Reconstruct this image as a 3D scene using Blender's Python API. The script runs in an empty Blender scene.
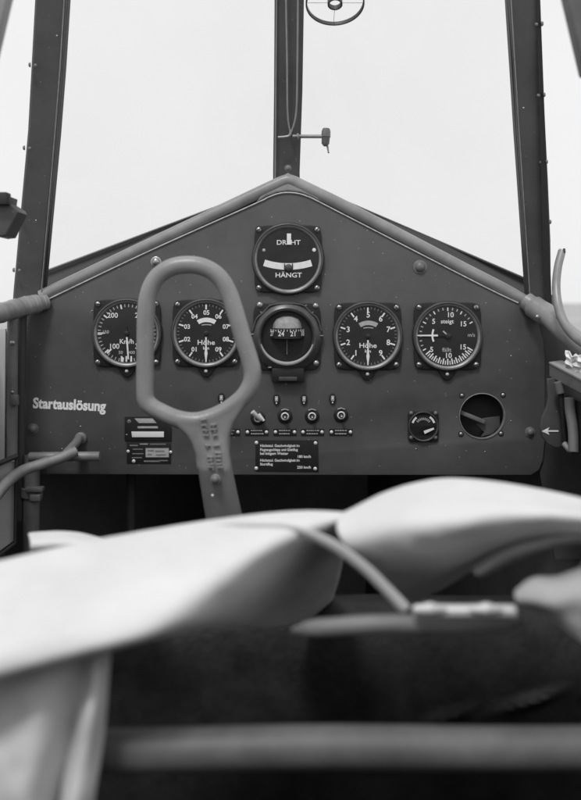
import bpy, bmesh, math, random
from mathutils import Vector, Matrix, noise
random.seed(7)
PI = math.pi
SC = bpy.context.scene
COL = SC.collection
F = 833.0            # focal length in photo pixels
CX, CY = 290.5, 303  # optical axis in photo pixels
EYE = 1.35           # eye height above the grass

def at(px, py, Y):
    return Vector(((px - CX) * Y / F, Y, EYE - (py - CY) * Y / F))
def W(px, py, d=0.0):            # a point d metres in front of the panel plane (Y = 1)
    return Vector(((px - CX) / F, 1.0 - d, EYE - (py - CY) / F))
K = 1.0 / F                      # metres per photo pixel on the panel

# ------------------------------------------------------------------ materials
MATS = {}
def mat(name, v, rough=0.6, metal=0.0, var=0.12, scale=60, bump=0.0, bscale=300, spec=0.4, coat=0.0, stretch=None, scratch=0.0, sheen=0.0):
    m = bpy.data.materials.new(name); m.use_nodes = True
    nt = m.node_tree; N = nt.nodes; L = nt.links
    p = N['Principled BSDF']
    p.inputs['Roughness'].default_value = rough
    p.inputs['Metallic'].default_value = metal
    p.inputs['Specular IOR Level'].default_value = spec
    p.inputs['Coat Weight'].default_value = coat
    p.inputs['Coat Roughness'].default_value = 0.08
    if sheen: p.inputs['Sheen Weight'].default_value = sheen
    tc = N.new('ShaderNodeTexCoord')
    mp = N.new('ShaderNodeMapping'); L.new(tc.outputs['Object'], mp.inputs['Vector'])
    if stretch: mp.inputs['Scale'].default_value = stretch
    n1 = N.new('ShaderNodeTexNoise'); n1.inputs['Scale'].default_value = scale; n1.inputs['Detail'].default_value = 6; n1.inputs['Roughness'].default_value = 0.65
    L.new(mp.outputs['Vector'], n1.inputs['Vector'])
    mr = N.new('ShaderNodeMapRange')
    mr.inputs['From Min'].default_value = 0.25; mr.inputs['From Max'].default_value = 0.75
    mr.inputs['To Min'].default_value = v * (1 - var); mr.inputs['To Max'].default_value = v * (1 + var)
    L.new(n1.outputs['Fac'], mr.inputs['Value'])
    src = mr.outputs['Result']
    if scratch:
        # fine worn scratches: thin lines of a stretched noise
        mp2 = N.new('ShaderNodeMapping'); mp2.inputs['Scale'].default_value = (9, 9, 130); mp2.inputs['Rotation'].default_value = (0, 0.35, 0)
        L.new(tc.outputs['Object'], mp2.inputs['Vector'])
        n2 = N.new('ShaderNodeTexNoise'); n2.inputs['Scale'].default_value = 3; n2.inputs['Detail'].default_value = 3
        L.new(mp2.outputs['Vector'], n2.inputs['Vector'])
        r2 = N.new('ShaderNodeMapRange'); r2.inputs['From Min'].default_value = 0.70; r2.inputs['From Max'].default_value = 0.80
        r2.inputs['To Max'].default_value = scratch
        L.new(n2.outputs['Fac'], r2.inputs['Value'])
        n3 = N.new('ShaderNodeTexVoronoi'); n3.inputs['Scale'].default_value = 95
        L.new(tc.outputs['Object'], n3.inputs['Vector'])
        r3 = N.new('ShaderNodeMapRange'); r3.inputs['From Min'].default_value = 0.075; r3.inputs['From Max'].default_value = 0.045
        r3.inputs['To Max'].default_value = scratch * 2.2
        L.new(n3.outputs['Distance'], r3.inputs['Value'])
        ad = N.new('ShaderNodeMath'); ad.operation = 'ADD'
        L.new(src, ad.inputs[0]); L.new(r2.outputs['Result'], ad.inputs[1])
        ad2 = N.new('ShaderNodeMath'); ad2.operation = 'ADD'
        L.new(ad.outputs[0], ad2.inputs[0]); L.new(r3.outputs['Result'], ad2.inputs[1])
        src = ad2.outputs[0]
    cb = N.new('ShaderNodeCombineColor')
    for i in range(3): L.new(src, cb.inputs[i])
    L.new(cb.outputs[0], p.inputs['Base Color'])
    # roughness variation
    mr2 = N.new('ShaderNodeMapRange'); mr2.inputs['To Min'].default_value = max(0.03, rough - 0.1); mr2.inputs['To Max'].default_value = min(1, rough + 0.1)
    L.new(n1.outputs['Fac'], mr2.inputs['Value']); L.new(mr2.outputs['Result'], p.inputs['Roughness'])
    if bump:
        nb = N.new('ShaderNodeTexNoise'); nb.inputs['Scale'].default_value = bscale; nb.inputs['Detail'].default_value = 4
        L.new(mp.outputs['Vector'], nb.inputs['Vector'])
        b = N.new('ShaderNodeBump'); b.inputs['Strength'].default_value = bump; b.inputs['Distance'].default_value = 0.001
        L.new(nb.outputs['Fac'], b.inputs['Height']); L.new(b.outputs['Normal'], p.inputs['Normal'])
    MATS[name] = m
    return m

mat('panel_paint', 0.086, 0.5, var=0.32, scale=9, bump=0.12, bscale=500, scratch=0.10)
mat('rim_paint', 0.27, 0.34, var=0.25, scale=25, bump=0.1, bscale=400)
mat('post_paint', 0.075, 0.5, var=0.3, scale=12, bump=0.12, bscale=300, scratch=0.05)
mat('dark_paint', 0.03, 0.6, var=0.2, scale=20)
mat('seal_rubber', 0.02, 0.7, var=0.2, scale=40)
mat('black_case', 0.016, 0.5, var=0.25, scale=120, bump=0.2, bscale=900)
mat('bezel_black', 0.06, 0.33, var=0.3, scale=150, spec=0.6)
mat('ring_metal', 0.27, 0.35, metal=0.3, var=0.3, scale=120)
mat('dial_black', 0.022, 0.45, var=0.25, scale=90, coat=0.25)
mat('dial_white', 0.82, 0.6, var=0.10, scale=250)
mat('dial_grey', 0.42, 0.6, var=0.2, scale=250)
mat('card_paint', 0.3, 0.5, var=0.35, scale=150)
mat('dial_dim', 0.22, 0.6, var=0.2, scale=250)
mat('screw_metal', 0.40, 0.32, metal=0.75, var=0.25, scale=200)
mat('rivet_metal', 0.8, 0.35, metal=0.3, var=0.1, scale=200)
mat('bolt_paint', 0.16, 0.4, var=0.25, scale=120)
mat('stick_alloy', 0.25, 0.36, var=0.2, scale=20, bump=0.2, bscale=350, scratch=0.05, spec=0.6)
mat('steel_grey', 0.27, 0.4, metal=0.2, var=0.2, scale=60)
mat('webbing', 0.68, 0.9, var=0.09, scale=22, bump=0.35, bscale=900, spec=0.15, sheen=0.2)
mat('webbing_hem', 0.5, 0.9, var=0.06, scale=40, bump=0.35, bscale=900, spec=0.15)
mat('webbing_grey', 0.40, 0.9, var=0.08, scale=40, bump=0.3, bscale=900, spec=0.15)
mat('leather', 0.019, 0.45, var=0.5, scale=40, bump=0.55, bscale=150, spec=0.18)
mat('tube_paint', 0.17, 0.5, var=0.25, scale=30, bump=0.15, bscale=200)
mat('seat_tube', 0.125, 0.5, var=0.4, scale=22, bump=0.15, bscale=200)
mat('seat_piping', 0.19, 0.5, var=0.3, scale=30, bump=0.15, bscale=200)
mat('seam_paint', 0.5, 0.5, var=0.35, scale=160)
mat('hole_paint', 0.035, 0.6, var=0.3, scale=60)
mat('pale_panel', 0.62, 0.7, var=0.08, scale=25)
mat('pale_grey', 0.36, 0.6, var=0.12, scale=25)
mat('footwell_lift', 0.22, 0.6, var=0.25, scale=14)  # paler than cockpit_skin, so the colour lifts the shade in the footwell
mat('cockpit_skin', 0.055, 0.6, var=0.25, scale=14, bump=0.15, bscale=200)
mat('fuselage_fabric', 0.16, 0.7, var=0.2, scale=8)
mat('white_paint', 0.92, 0.5, var=0.03, scale=200)
mat('paper', 0.8, 0.8, var=0.05, scale=60)
mat('chrome', 0.85, 0.35, metal=0.25, var=0.1, scale=60)

def grass_mat():
    m = bpy.data.materials.new('grass'); m.use_nodes = True
    N = m.node_tree.nodes; L = m.node_tree.links; p = N['Principled BSDF']
    p.inputs['Roughness'].default_value = 0.9; p.inputs['Specular IOR Level'].default_value = 0.1
    tc = N.new('ShaderNodeTexCoord')
    a = N.new('ShaderNodeTexNoise'); a.inputs['Scale'].default_value = 0.05; a.inputs['Detail'].default_value = 10; a.inputs['Roughness'].default_value = 0.7
    L.new(tc.outputs['Object'], a.inputs['Vector'])
    mr = N.new('ShaderNodeMapRange'); mr.inputs['From Min'].default_value = 0.3; mr.inputs['From Max'].default_value = 0.7
    mr.inputs['To Min'].default_value = 0.26; mr.inputs['To Max'].default_value = 0.52  # greys raised to put distance haze into the ground colour
    L.new(a.outputs['Fac'], mr.inputs['Value'])
    cb = N.new('ShaderNodeCombineColor')
    for i in range(3): L.new(mr.outputs['Result'], cb.inputs[i])
    L.new(cb.outputs[0], p.inputs['Base Color'])
    MATS['grass'] = m
grass_mat()

def glass_mat():
    m = bpy.data.materials.new('clear_glazing'); m.use_nodes = True
    nt = m.node_tree; N = nt.nodes; L = nt.links
    N.remove(N['Principled BSDF'])
    out = N['Material Output']
    t = N.new('ShaderNodeBsdfTransparent'); t.inputs['Color'].default_value = (0.985, 0.985, 0.985, 1)
    g = N.new('ShaderNodeBsdfGlossy'); g.inputs['Roughness'].default_value = 0.02; g.inputs['Color'].default_value = (0.9, 0.9, 0.9, 1)
    fr = N.new('ShaderNodeFresnel'); fr.inputs['IOR'].default_value = 1.25
    mx = N.new('ShaderNodeMixShader')
    L.new(fr.outputs[0], mx.inputs[0]); L.new(t.outputs[0], mx.inputs[1]); L.new(g.outputs[0], mx.inputs[2])
    L.new(mx.outputs[0], out.inputs['Surface'])
    MATS['clear_glazing'] = m
glass_mat()

# ------------------------------------------------------------------ mesh builder
class MB:
    def __init__(s): s.v = []; s.f = []; s.m = []; s.mats = []
    def mi(s, name):
        if name not in s.mats: s.mats.append(name)
        return s.mats.index(name)
    def add(s, verts, faces, m):
        b = len(s.v); k = s.mi(m)
        s.v += [Vector(p) for p in verts]
        for f in faces: s.f.append([i + b for i in f]); s.m.append(k)
        return s
    def hexa(s, c8, m):   # bottom 4 then top 4, in order round
        return s.add(c8, [(3,2,1,0),(4,5,6,7),(0,1,5,4),(1,2,6,5),(2,3,7,6),(3,0,4,7)], m)
    def box(s, c, h, m, R=None):
        c = Vector(c); q = []
        for z in (-1, 1):
            for x, y in ((-1,-1),(1,-1),(1,1),(-1,1)):
                d = Vector((x*h[0], y*h[1], z*h[2]))
                if R is not None: d = R @ d
                q.append(c + d)
        return s.hexa(q, m)
    def rbox(s, c, h, b, m, R=None, seg=2):
        bm = bmesh.new(); bmesh.ops.create_cube(bm, size=2)
        for v in bm.verts: v.co = Vector((v.co.x*h[0], v.co.y*h[1], v.co.z*h[2]))
        bmesh.ops.bevel(bm, geom=list(bm.edges), offset=b, segments=seg, affect='EDGES', profile=0.5)
        return s.bm(bm, m, Matrix.Translation(Vector(c)) @ (R.to_4x4() if R is not None else Matrix()))
    def bm(s, bm, m, M=None):
        bm.verts.index_update()
        vs = [(M @ v.co if M is not None else v.co.copy()) for v in bm.verts]
        fs = [[v.index for v in f.verts] for f in bm.faces]
        bm.free()
        return s.add(vs, fs, m)
    def lathe(s, c, prof, m, n=48, cap0=False, cap1=False, axis=None, sx=1.0, sz=1.0):
        """prof: (radius m, distance along axis m); default axis points to the viewer (-Y)"""
        c = Vector(c); ax = Vector(axis).normalized() if axis is not None else Vector((0,-1,0))
        u = Vector((1,0,0)) if abs(ax.x) < 0.9 else Vector((0,0,1))
        u = (u - ax*u.dot(ax)).normalized(); w = ax.cross(u)*-1
        vs = []; fs = []
        for r, d in prof:
            for i in range(n):
                t = 2*PI*i/n
                vs.append(c + u*(r*sx*math.cos(t)) + w*(r*sz*math.sin(t)) + ax*d)
        for k in range(len(prof)-1):
            for i in range(n):
                j = (i+1) % n
                fs.append((k*n+i, k*n+j, (k+1)*n+j, (k+1)*n+i))
        if cap0: fs.append(list(range(n))[::-1])
        if cap1: fs.append([(len(prof)-1)*n+i for i in range(n)])
        return s.add(vs, fs, m)
    def tube(s, pts, r, m, n=14, closed=False, caps=True, flat=1.0):
        pts = [Vector(p) for p in pts]; N = len(pts)
        rs = r if isinstance(r, (list, tuple)) else [r]*N
        vs = []; fs = []; up = None
        for i, p in enumerate(pts):
            if closed: t = pts[(i+1) % N] - pts[i-1]
            else: t = pts[min(i+1, N-1)] - pts[max(i-1, 0)]
            t.normalize()
            if up is None:
                up = Vector((0,-1,0)) if abs(t.y) < 0.9 else Vector((0,0,1))
            up = (up - t*up.dot(t)).normalized(); side = t.cross(up)
            for k in range(n):
                a = 2*PI*k/n
                vs.append(p + up*(rs[i]*flat*math.cos(a)) + side*(rs[i]*math.sin(a)))
        M = N if closed else N-1
        for i in range(M):
            for k in range(n):
                a = i*n; b = ((i+1) % N)*n; k2 = (k+1) % n
                fs.append((a+k, a+k2, b+k2, b+k))
        if caps and not closed:
            fs.append(list(range(n))[::-1]); fs.append([(N-1)*n+k for k in range(n)])
        return s.add(vs, fs, m)
    def grid(s, rows, m):
        R = len(rows); C = len(rows[0])
        return s.add([p for r in rows for p in r],
                     [(i*C+j, i*C+j+1, (i+1)*C+j+1, (i+1)*C+j) for i in range(R-1) for j in range(C-1)], m)
    def dome(s, c, r, h, m, n=16, axis=None, slot=False):
        s.lathe(c, [(r*math.cos(a), h*math.sin(a)) for a in [k*PI/2/5 for k in range(5)]] + [(r*0.05, h)], m, n=n, cap1=True, axis=axis)
        return s
    def mesh(s, me, M, m):
        s.add([M @ v.co for v in me.vertices], [list(p.vertices) for p in me.polygons], m)
        bpy.data.meshes.remove(me); return s
    def plate(s, outlines, y0, th, m, bevel=0.0, bevseg=2):
        """outlines: closed lists of (X, Z); front face at y0, thickness th behind it; later outlines are holes"""
        cu = bpy.data.curves.new('tmp', 'CURVE'); cu.dimensions = '2D'; cu.fill_mode = 'BOTH'
        for o in outlines:
            sp = cu.splines.new('POLY'); sp.points.add(len(o)-1); sp.use_cyclic_u = True
            for q, p in zip(sp.points, o): q.co = (p[0], p[1], 0, 1)
        cu.extrude = th/2 - bevel; cu.bevel_depth = bevel; cu.bevel_resolution = bevseg
        if bevel: cu.offset = -bevel
        ob = bpy.data.objects.new('tmp', cu)
        me = bpy.data.meshes.new_from_object(ob)
        M = Matrix(((1,0,0,0),(0,0,-1,y0+th/2),(0,1,0,0),(0,0,0,1)))
        s.mesh(me, M, m)
        bpy.data.objects.remove(ob); bpy.data.curves.remove(cu); return s
    def text(s, body, pos, h, m, rot=0.0, bold=0.0, ext=0.00012, sx=1.0, spacing=1.0, align='CENTER'):
        cu = bpy.data.curves.new('tmp', 'FONT'); cu.body = body; cu.size = h/0.70
        cu.align_x = align; cu.align_y = 'CENTER'; cu.extrude = ext; cu.offset = bold; cu.space_character = spacing
        cu.resolution_u = 3
        ob = bpy.data.objects.new('tmp', cu)
        me = bpy.data.meshes.new_from_object(ob)
        A = Matrix(((1,0,0,0),(0,0,-1,0),(0,1,0,0),(0,0,0,1)))
        M = Matrix.Translation(Vector(pos)) @ Matrix.Rotation(rot, 4, 'Y') @ A @ Matrix.Diagonal((sx,1,1,1))
        s.mesh(me, M, m)
        bpy.data.objects.remove(ob); bpy.data.curves.remove(cu); return s
    def build(s, name, parent=None, loc=None, smooth=35, mods=None):
        org = Vector((0,0,0))
        if parent is not None:
            p = parent
            while p is not None: org += Vector(p.location); p = p.parent
        elif loc is not None: org = Vector(loc)
        me = bpy.data.meshes.new(name)
        me.from_pydata([tuple(v - org) for v in s.v], [], s.f)
        for n in s.mats: me.materials.append(MATS[n])
        for p, k in zip(me.polygons, s.m): p.material_index = k; p.use_smooth = bool(smooth)
        bm = bmesh.new(); bm.from_mesh(me)
        bmesh.ops.remove_doubles(bm, verts=bm.verts, dist=1e-7)
        bmesh.ops.recalc_face_normals(bm, faces=bm.faces); bm.to_mesh(me); bm.free()
        if smooth: me.set_sharp_from_angle(angle=math.radians(smooth))
        o = bpy.data.objects.new(name, me); COL.objects.link(o)
        if parent is not None: o.parent = parent
        elif loc is not None: o.location = org
        return o

def tag(o, label=None, cat=None, group=None, kind=None):
    if label: o['label'] = label
    if cat: o['category'] = cat
    if group: o['group'] = group
    if kind: o['kind'] = kind
    return o
def thing(name, loc, label, cat, group=None):
    o = bpy.data.objects.new(name, None); COL.objects.link(o); o.location = loc
    o.empty_display_size = 0.02
    return tag(o, label, cat, group)

def crom(P, n, closed=False):
    P = [Vector(p) for p in P]; N = len(P); out = []
    segs = N if closed else N-1
    for k in range(n if closed else n):
        t = k/(n if closed else n-1)*segs; i = min(int(t), segs-1); u = t-i
        g = (lambda j: P[j % N]) if closed else (lambda j: P[j] if 0 <= j < N else (P[0]*2-P[1] if j < 0 else P[-1]*2-P[-2]))
        a, b, c, d = g(i-1), g(i), g(i+1), g(i+2)
        out.append(0.5*((2*b) + (c-a)*u + (2*a-5*b+4*c-d)*u*u + (3*b-a-3*c+d)*u*u*u))
    return out
def loft(rows, nc=40, nr=30):
    R = [crom([at(*p) for p in r], nc) for r in rows]
    cols = [crom([R[i][j] for i in range(len(R))], nr) for j in range(nc)]
    return [[cols[j][i] for j in range(nc)] for i in range(nr)]
def solid(o, th, sub=0, off=1.0):
    m = o.modifiers.new('thickness', 'SOLIDIFY'); m.thickness = th; m.offset = off
    if sub:
        q = o.modifiers.new('smooth', 'SUBSURF'); q.levels = sub; q.render_levels = sub
    return o
def xz(pl): return [((x-CX)*K, EYE-(y-CY)*K) for x, y in pl]
def circ(cx, cy, r, n=64): return [(cx + r*math.cos(2*PI*i/n), cy + r*math.sin(2*PI*i/n)) for i in range(n)]

# ------------------------------------------------------------------ the setting
g = MB(); ext = 3000
g.add([(-ext,-ext,0),(ext,-ext,0),(ext,ext,0),(-ext,ext,0)], [(0,1,2,3)], 'grass')
tag(g.build('ground', smooth=0), kind='structure')

# ------------------------------------------------------------------ fuselage shell (floor, sides, nose)
fus = thing('fuselage', (0, 0.4, EYE-0.78), 'dark open cockpit tub around the panel and footwell', 'fuselage')
b = MB()
zs = EYE - 0.035; zf = EYE - 0.78
def wall(sg, pts, mt):
    m = MB(); rows = []
    for zfac in (0, 0.25, 0.5, 0.75, 1.0):
        rows.append([Vector((sg*x*(0.88+0.12*min(1, zfac*2.2)), y, zf + (t-zf)*zfac)) for x, y, t in pts])
    m.grid(rows, mt)
    o = m.build('side_wall', fus); solid(o, 0.012, off=0)
for sg in (-1, 1):
    wall(sg, [(0.37,-0.5,zs-0.01),(0.37,0.5,zs-0.01),(0.365,0.92,zs-0.005)], 'cockpit_skin')
    wall(sg, [(0.365,0.92,zs-0.005),(0.355,1.02,zs),(0.31,1.3,zs-0.01),(0.16,1.75,zs-0.25)], 'footwell_lift')
# unseen wall behind the camera, added to block light on the straps
m = MB(); m.plate([[(-0.36,zf),(0.36,zf),(0.37,zs),(0.3,EYE+0.16),(0.16,EYE+0.26),(-0.16,EYE+0.26),(-0.3,EYE+0.16),(-0.37,zs)]], -0.42, 0.02, 'cockpit_skin', bevel=0.004); m.build('rear_light_block', fus)
m = MB(); m.box((0, 0.25, zf), (0.33, 0.75, 0.008), 'cockpit_skin'); m.build('floor', fus)
m = MB(); m.box((0, 1.38, zf), (0.33, 0.38, 0.008), 'footwell_lift'); m.build('floor', fus)
m = MB(); m.box((0, 1.74, zf+0.26), (0.2, 0.01, 0.26), 'footwell_lift'); m.build('bulkhead', fus)
# nose deck between the panel rim and the windscreen sill, then the nose falling away
m = MB()
back = [at(20,302,1.012), at(43,296,1.012), at(150,244,1.012), at(288,181,1.012), at(460,268,1.012), at(532,306,1.012), at(556,312,1.012)]
mid = [at(20,286,1.16), at(42,277,1.16), at(150,236,1.16), at(288,184,1.16), at(460,252,1.16), at(530,287,1.16), at(556,298,1.16)]
tip = [Vector((-0.2,1.72,EYE-0.36)), Vector((-0.17,1.74,EYE-0.33)), Vector((-0.1,1.76,EYE-0.3)), Vector((0,1.78,EYE-0.28)), Vector((0.1,1.76,EYE-0.3)), Vector((0.17,1.74,EYE-0.33)), Vector((0.2,1.72,EYE-0.36))]
m.grid([back, mid, tip], 'seal_rubber')
solid(m.build('nose_deck', fus, smooth=0), 0.004, off=0)
# frame tubes inside the footwell
m = MB()
m.tube([at(32,455,0.985), at(31,560,0.98), at(31,800,0.98)], 0.0095, 'tube_paint')
m.build('frame_tube', fus)
m = MB()
m.tube([at(131,470,1.06), at(131,800,1.06)], 0.006, 'cockpit_skin')
m.build('frame_tube', fus)
m = MB()
m.lathe(at(32,492,0.983), [(0.0105,-0.006),(0.0125,-0.005),(0.0125,0.005),(0.0105,0.006)], 'tube_paint', axis=(0,0,1))
m.rbox(at(35,489,0.972), (0.010,0.006,0.0025), 0.001, 'tube_paint'); m.rbox(at(36,497,0.972), (0.006,0.005,0.004), 0.001, 'steel_grey')
m.build('tube_clamp', fus)
# sill tubes running back from the panel's shoulders
m = MB()
m.tube(crom([at(47,302,1.0), at(36,304,0.99), at(22,307,0.975), at(4,312,0.95), at(-20,318,0.91), at(-70,335,0.80)], 60), [0.0085+0.0030*min(1,i/14)+0.0004*math.sin(i*0.7)+0.0003*math.sin(i*1.9) for i in range(60)], 'rim_paint', n=18)
m.build('sill_tube', fus)
m = MB()
m.tube(crom([at(526,301,1.0), at(537,309,0.99), at(549,317,0.975), at(566,333,0.94), at(592,353,0.91), at(650,400,0.82)], 24), [0.011]*3+[0.0135]*6+[0.0115]*15, 'rim_paint', n=18)
m.build('sill_tube', fus)
for x_, y_, Y_, r_ in ((537.5,317,0.972,0.0028),(557.5,317,0.945,0.002)):
    m = MB(); m.dome(at(x_,y_,Y_), r_, r_*0.7, 'screw_metal'); m.build('rivet', fus)
# dark frame plates beside the panel
for pl in ([(6,318),(38,314),(38,474),(30,560),(4,560)], [(534,309),(550,317),(564,338),(600,372),(600,560),(556,560),(541,474)]):
    m = MB(); m.plate([xz(pl)], 1.004, 0.003, 'cockpit_skin'); m.build('frame_plate', fus)
# left edge: upright tube and pale side panels
m = MB()
m.tube([at(13,320,0.965), at(12.5,345,0.965), at(12,470,0.965)], 0.0062, 'tube_paint')
m.build('frame_tube', fus)
m = MB()
m.tube([at(22,312,0.985), at(20.5,420,0.985), at(20,520,0.985)], 0.0055, 'cockpit_skin')
m.build('frame_tube', fus)
m = MB(); 
m.plate([[(at(x,y,0.985).x, at(x,y,0.985).z) for x, y in ((-40,329),(5.5,329),(4,470),(-40,470))]], 0.985, 0.004, 'pale_panel')
tag(m.build('side_panel', fus), 'tall white panel strip at the left edge')
m = MB()
q = [at(-20,465,0.90), at(-20,565,0.90), at(14.5,540,0.93), at(16,461,0.93)]
m.add(q + [p + Vector((-0.003, 0.003, 0)) for p in q], [(0,1,2,3),(7,6,5,4),(0,4,5,1),(1,5,6,2),(2,6,7,3),(3,7,4,0)], 'pale_grey')
tag(m.build('side_panel', fus), 'pale grey panel low at the left edge')
m = MB()
m.tube([at(-20,468,0.896), at(0,463,0.912), at(17,456,0.926)], 0.003, 'dark_paint', n=8); m.build('panel_frame', fus)
m = MB(); m.tube([at(16.5,456,0.926), at(15,543,0.926), at(-20,570,0.896)], 0.002, 'dark_paint', n=8)
m.build('panel_frame', fus)
for y, r in ((343,0.0030), (392,0.002)):
    m = MB(); m.dome(at(12.5,y,0.958), r, 0.002, 'screw_metal'); m.build('rivet', fus)
m = MB(); m.rbox(at(15,400,0.957), (0.004,0.003,0.006), 0.001, 'tube_paint')
m.build('tube_clamp', fus)

# ------------------------------------------------------------------ instrument panel
pan = thing('instrument_panel', W(290,474), 'dark grey gabled instrument panel with rolled rim behind the control stick', 'instrument panel')
plate_out = [(38,303),(45,300),(150,250),(255,203.5),(266,198),(277,193.5),(288,192),(300,193.5),(311,197.5),(322,203),(460,274),(500,294),(518,302),(530,311),(538,323),(543,340),(545,360),(545,440),(543,460),(539,470),(531,475),(300,475),(25,474),(25,340),(28,314)]
m = MB(); m.plate([xz(plate_out), xz(circ(482,416,23))[::-1]], 1.0, 0.0035, 'panel_paint', bevel=0.0006)
m.build('panel_sheet', pan)
m = MB()
cl = [(40,296.5),(60,287),(150,244),(225,208.5),(262,191),(278,183.6),(283,181.4),(288,180.2),(293,181.4),(298,183.8),(314,191.5),(340,204),(400,235),(460,266.5),(500,287),(520,298),(534,306.5)]
path = crom([W(x,y,-0.0045) for x, y in cl], 90)
m.tube(path, 0.0078, 'rim_paint', n=20)
# little ridge at the apex
m.tube([W(281,181,-0.004), W(288,177,-0.004), W(295,181,-0.004)], [0.004,0.0062,0.004], 'rim_paint', n=14)
m.plate([xz([(256,203),(264,190),(288,176.5),(312,189.5),(321,202),(311,196.6),(300,192.6),(288,191.2),(277,192.7),(266,197)])[::-1]], 0.9985, 0.008, 'rim_paint', bevel=0.0022, bevseg=4)
m.build('rolled_rim', pan)
m = MB()   # seam bead between rim and sheet
seam = [(46,300.5),(150,251),(255,204),(266,198.6),(277,194.3),(288,192.8),(300,194.2),(311,198.2),(322,203.6),(460,274.5),(500,294.6),(518,303)]
m.tube(crom([W(x,y,0.0010) for x, y in seam], 90), 0.0009, 'seam_paint', n=8); m.build('seam_bead', pan)
m = MB(); m.text('Startauslösung', W(69.3,405,0.0004), 10.0*K, 'white_paint', bold=0.00066, rot=0.045, sx=0.87); m.build('lettering', pan, smooth=0)
def bolt(px, py, r, h=0.003, mt='bolt_paint'):
    m = MB(); c = W(px,py,0.0)
    m.lathe(c, [(r*K*1.35,0.0),(r*K*1.35,0.0008),(r*K*1.25,0.0011)], mt, n=20, cap1=True)
    m.dome(c + Vector((0,-0.001,0)), r*K, h, mt); m.build('bolt', pan)
bolt(420,267,5.2,0.005); bolt(156,262,4,0.003,'screw_metal'); bolt(33,429,4.2,0.004); bolt(530,432,3.8,0.004); bolt(288,168.5,2.6,0.002)
for px, py in ((92,311),(62,449),(100,405),(80.5,426.5),(286,384),(511,421),(348,436),(485,452),(511,356),(416,449),(370,380)):
    m = MB(); m.dome(W(px,py), 0.9*K, 0.0006, 'screw_metal', n=10); m.build('rivet', pan)

# ------------------------------------------------------------------ instruments
def ring_pts(c, r, deg): return (c[0] + r*math.cos(math.radians(deg)), c[1] - r*math.sin(math.radians(deg)))
def tick(m, c, deg, r0, r1, w, mt, d):
    a = math.radians(deg); u = Vector((math.cos(a), 0, math.sin(a))); n = Vector((-u.z, 0, u.x))
    o = W(c[0], c[1], d); w *= K/2
    q = [o+u*r0*K-n*w, o+u*r1*K-n*w, o+u*r1*K+n*w, o+u*r0*K+n*w]
    m.add(q + [p + Vector((0,0.00025,0)) for p in q], [(3,2,1,0),(0,1,5,4),(1,2,6,5),(2,3,7,6),(3,0,4,7)], mt)
def arcband(m, c, r0, r1, a0, a1, mt, d, n=18, th=0.0003):
    o = W(c[0], c[1], d); vs = []
    for i in range(n+1):
        a = math.radians(a0 + (a1-a0)*i/n); u = Vector((math.cos(a),0,math.sin(a)))
        vs += [o+u*r0*K, o+u*r1*K, o+u*r1*K+Vector((0,th,0)), o+u*r0*K+Vector((0,th,0))]
    fs = []
    for i in range(n):
        for k in range(4): fs.append((i*4+k, i*4+(k+1)%4, (i+1)*4+(k+1)%4, (i+1)*4+k))
    fs += [(0,1,2,3), (n*4+3,n*4+2,n*4+1,n*4)]
    m.add(vs, fs, mt)
def flange_outline(c, rc, a, tab=0, tabw=18, n=160, e=8):
    out = []
    for i in range(n):
        t = 2*PI*i/n; ct, st = math.cos(t), math.sin(t)
        r = max(rc, a / (abs(ct)**e + abs(st)**e)**(1/e))
        if tab:
            dd = abs(((math.degrees(t) - 270 + 180) % 360) - 180)
            if dd < tabw: r = max(r, rc + tab*(0.5+0.5*math.cos(PI*dd/tabw)))
        out.append((c[0] + r*ct, c[1] - r*st))
    return out
GROUP = 'round flight instruments on the panel'
def gauge(name, c, R, half, label, cat, tab=0, screw=None, dial_mat='dial_black', tabscrew=True):
    t = thing(name, W(c[0], c[1]), label, cat, GROUP)
    m = MB(); m.plate([xz(flange_outline(c, R+1.2, half, tab))[::-1]], 1.0-0.0040, 0.0036, 'black_case', bevel=0.0009)
    fl = m.build('flange', t)
    m = MB(); k = K
    m.lathe(W(*c), [((R+0.6)*k,0.003),((R+0.6)*k,0.0062),(R*k,0.0074),((R-1.0)*k,0.0078),((R-1.8)*k,0.0074),((R-2.2)*k,0.0066)], 'bezel_black', n=72)
    bz = m.build('bezel', t)
    m = MB(); m.lathe(W(*c), [((R-2.0)*k,0.0064),((R-2.1)*k,0.0071),((R-2.9)*k,0.0068),((R-4.2)*k,0.0048),((R-4.3)*k,0.0043)], 'ring_metal', n=72)
    m.build('glass_ring', bz)
    s = screw or (half-4.2)
    for sx, sy in ((-1,-1),(1,-1),(-1,1),(1,1)):
        m = MB(); o = W(c[0]+sx*s, c[1]+sy*s, 0.0039)
        m.lathe(o, [(3.4*k,0),(3.4*k,0.0006)], 'black_case', n=18, cap1=True)
        m.dome(o, 2.7*k, 0.0019, 'screw_metal', n=18)
        a = random.uniform(-1.2, 1.2)
        m.box(o + Vector((0,-0.0019,0)), (2.4*k, 0.00025, 0.35*k), 'black_case', Matrix.Rotation(a, 3, 'Y'))
        m.build('screw', fl)
    if tab and tabscrew:
        m = MB(); m.dome(W(c[0]-0.3, c[1]+R+tab*0.42, 0.0040), 1.8*k, 0.0012, 'rivet_metal', n=14); m.build('screw', fl)
    d = MB(); d.lathe(W(*c), [((R-4.0)*k,0.0040),((R-4.0)*k,0.0046)], dial_mat, n=64, cap1=True)
    return t, d, 0.0049
def needle(t, m):
    return m.build('needle', t)

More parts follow.
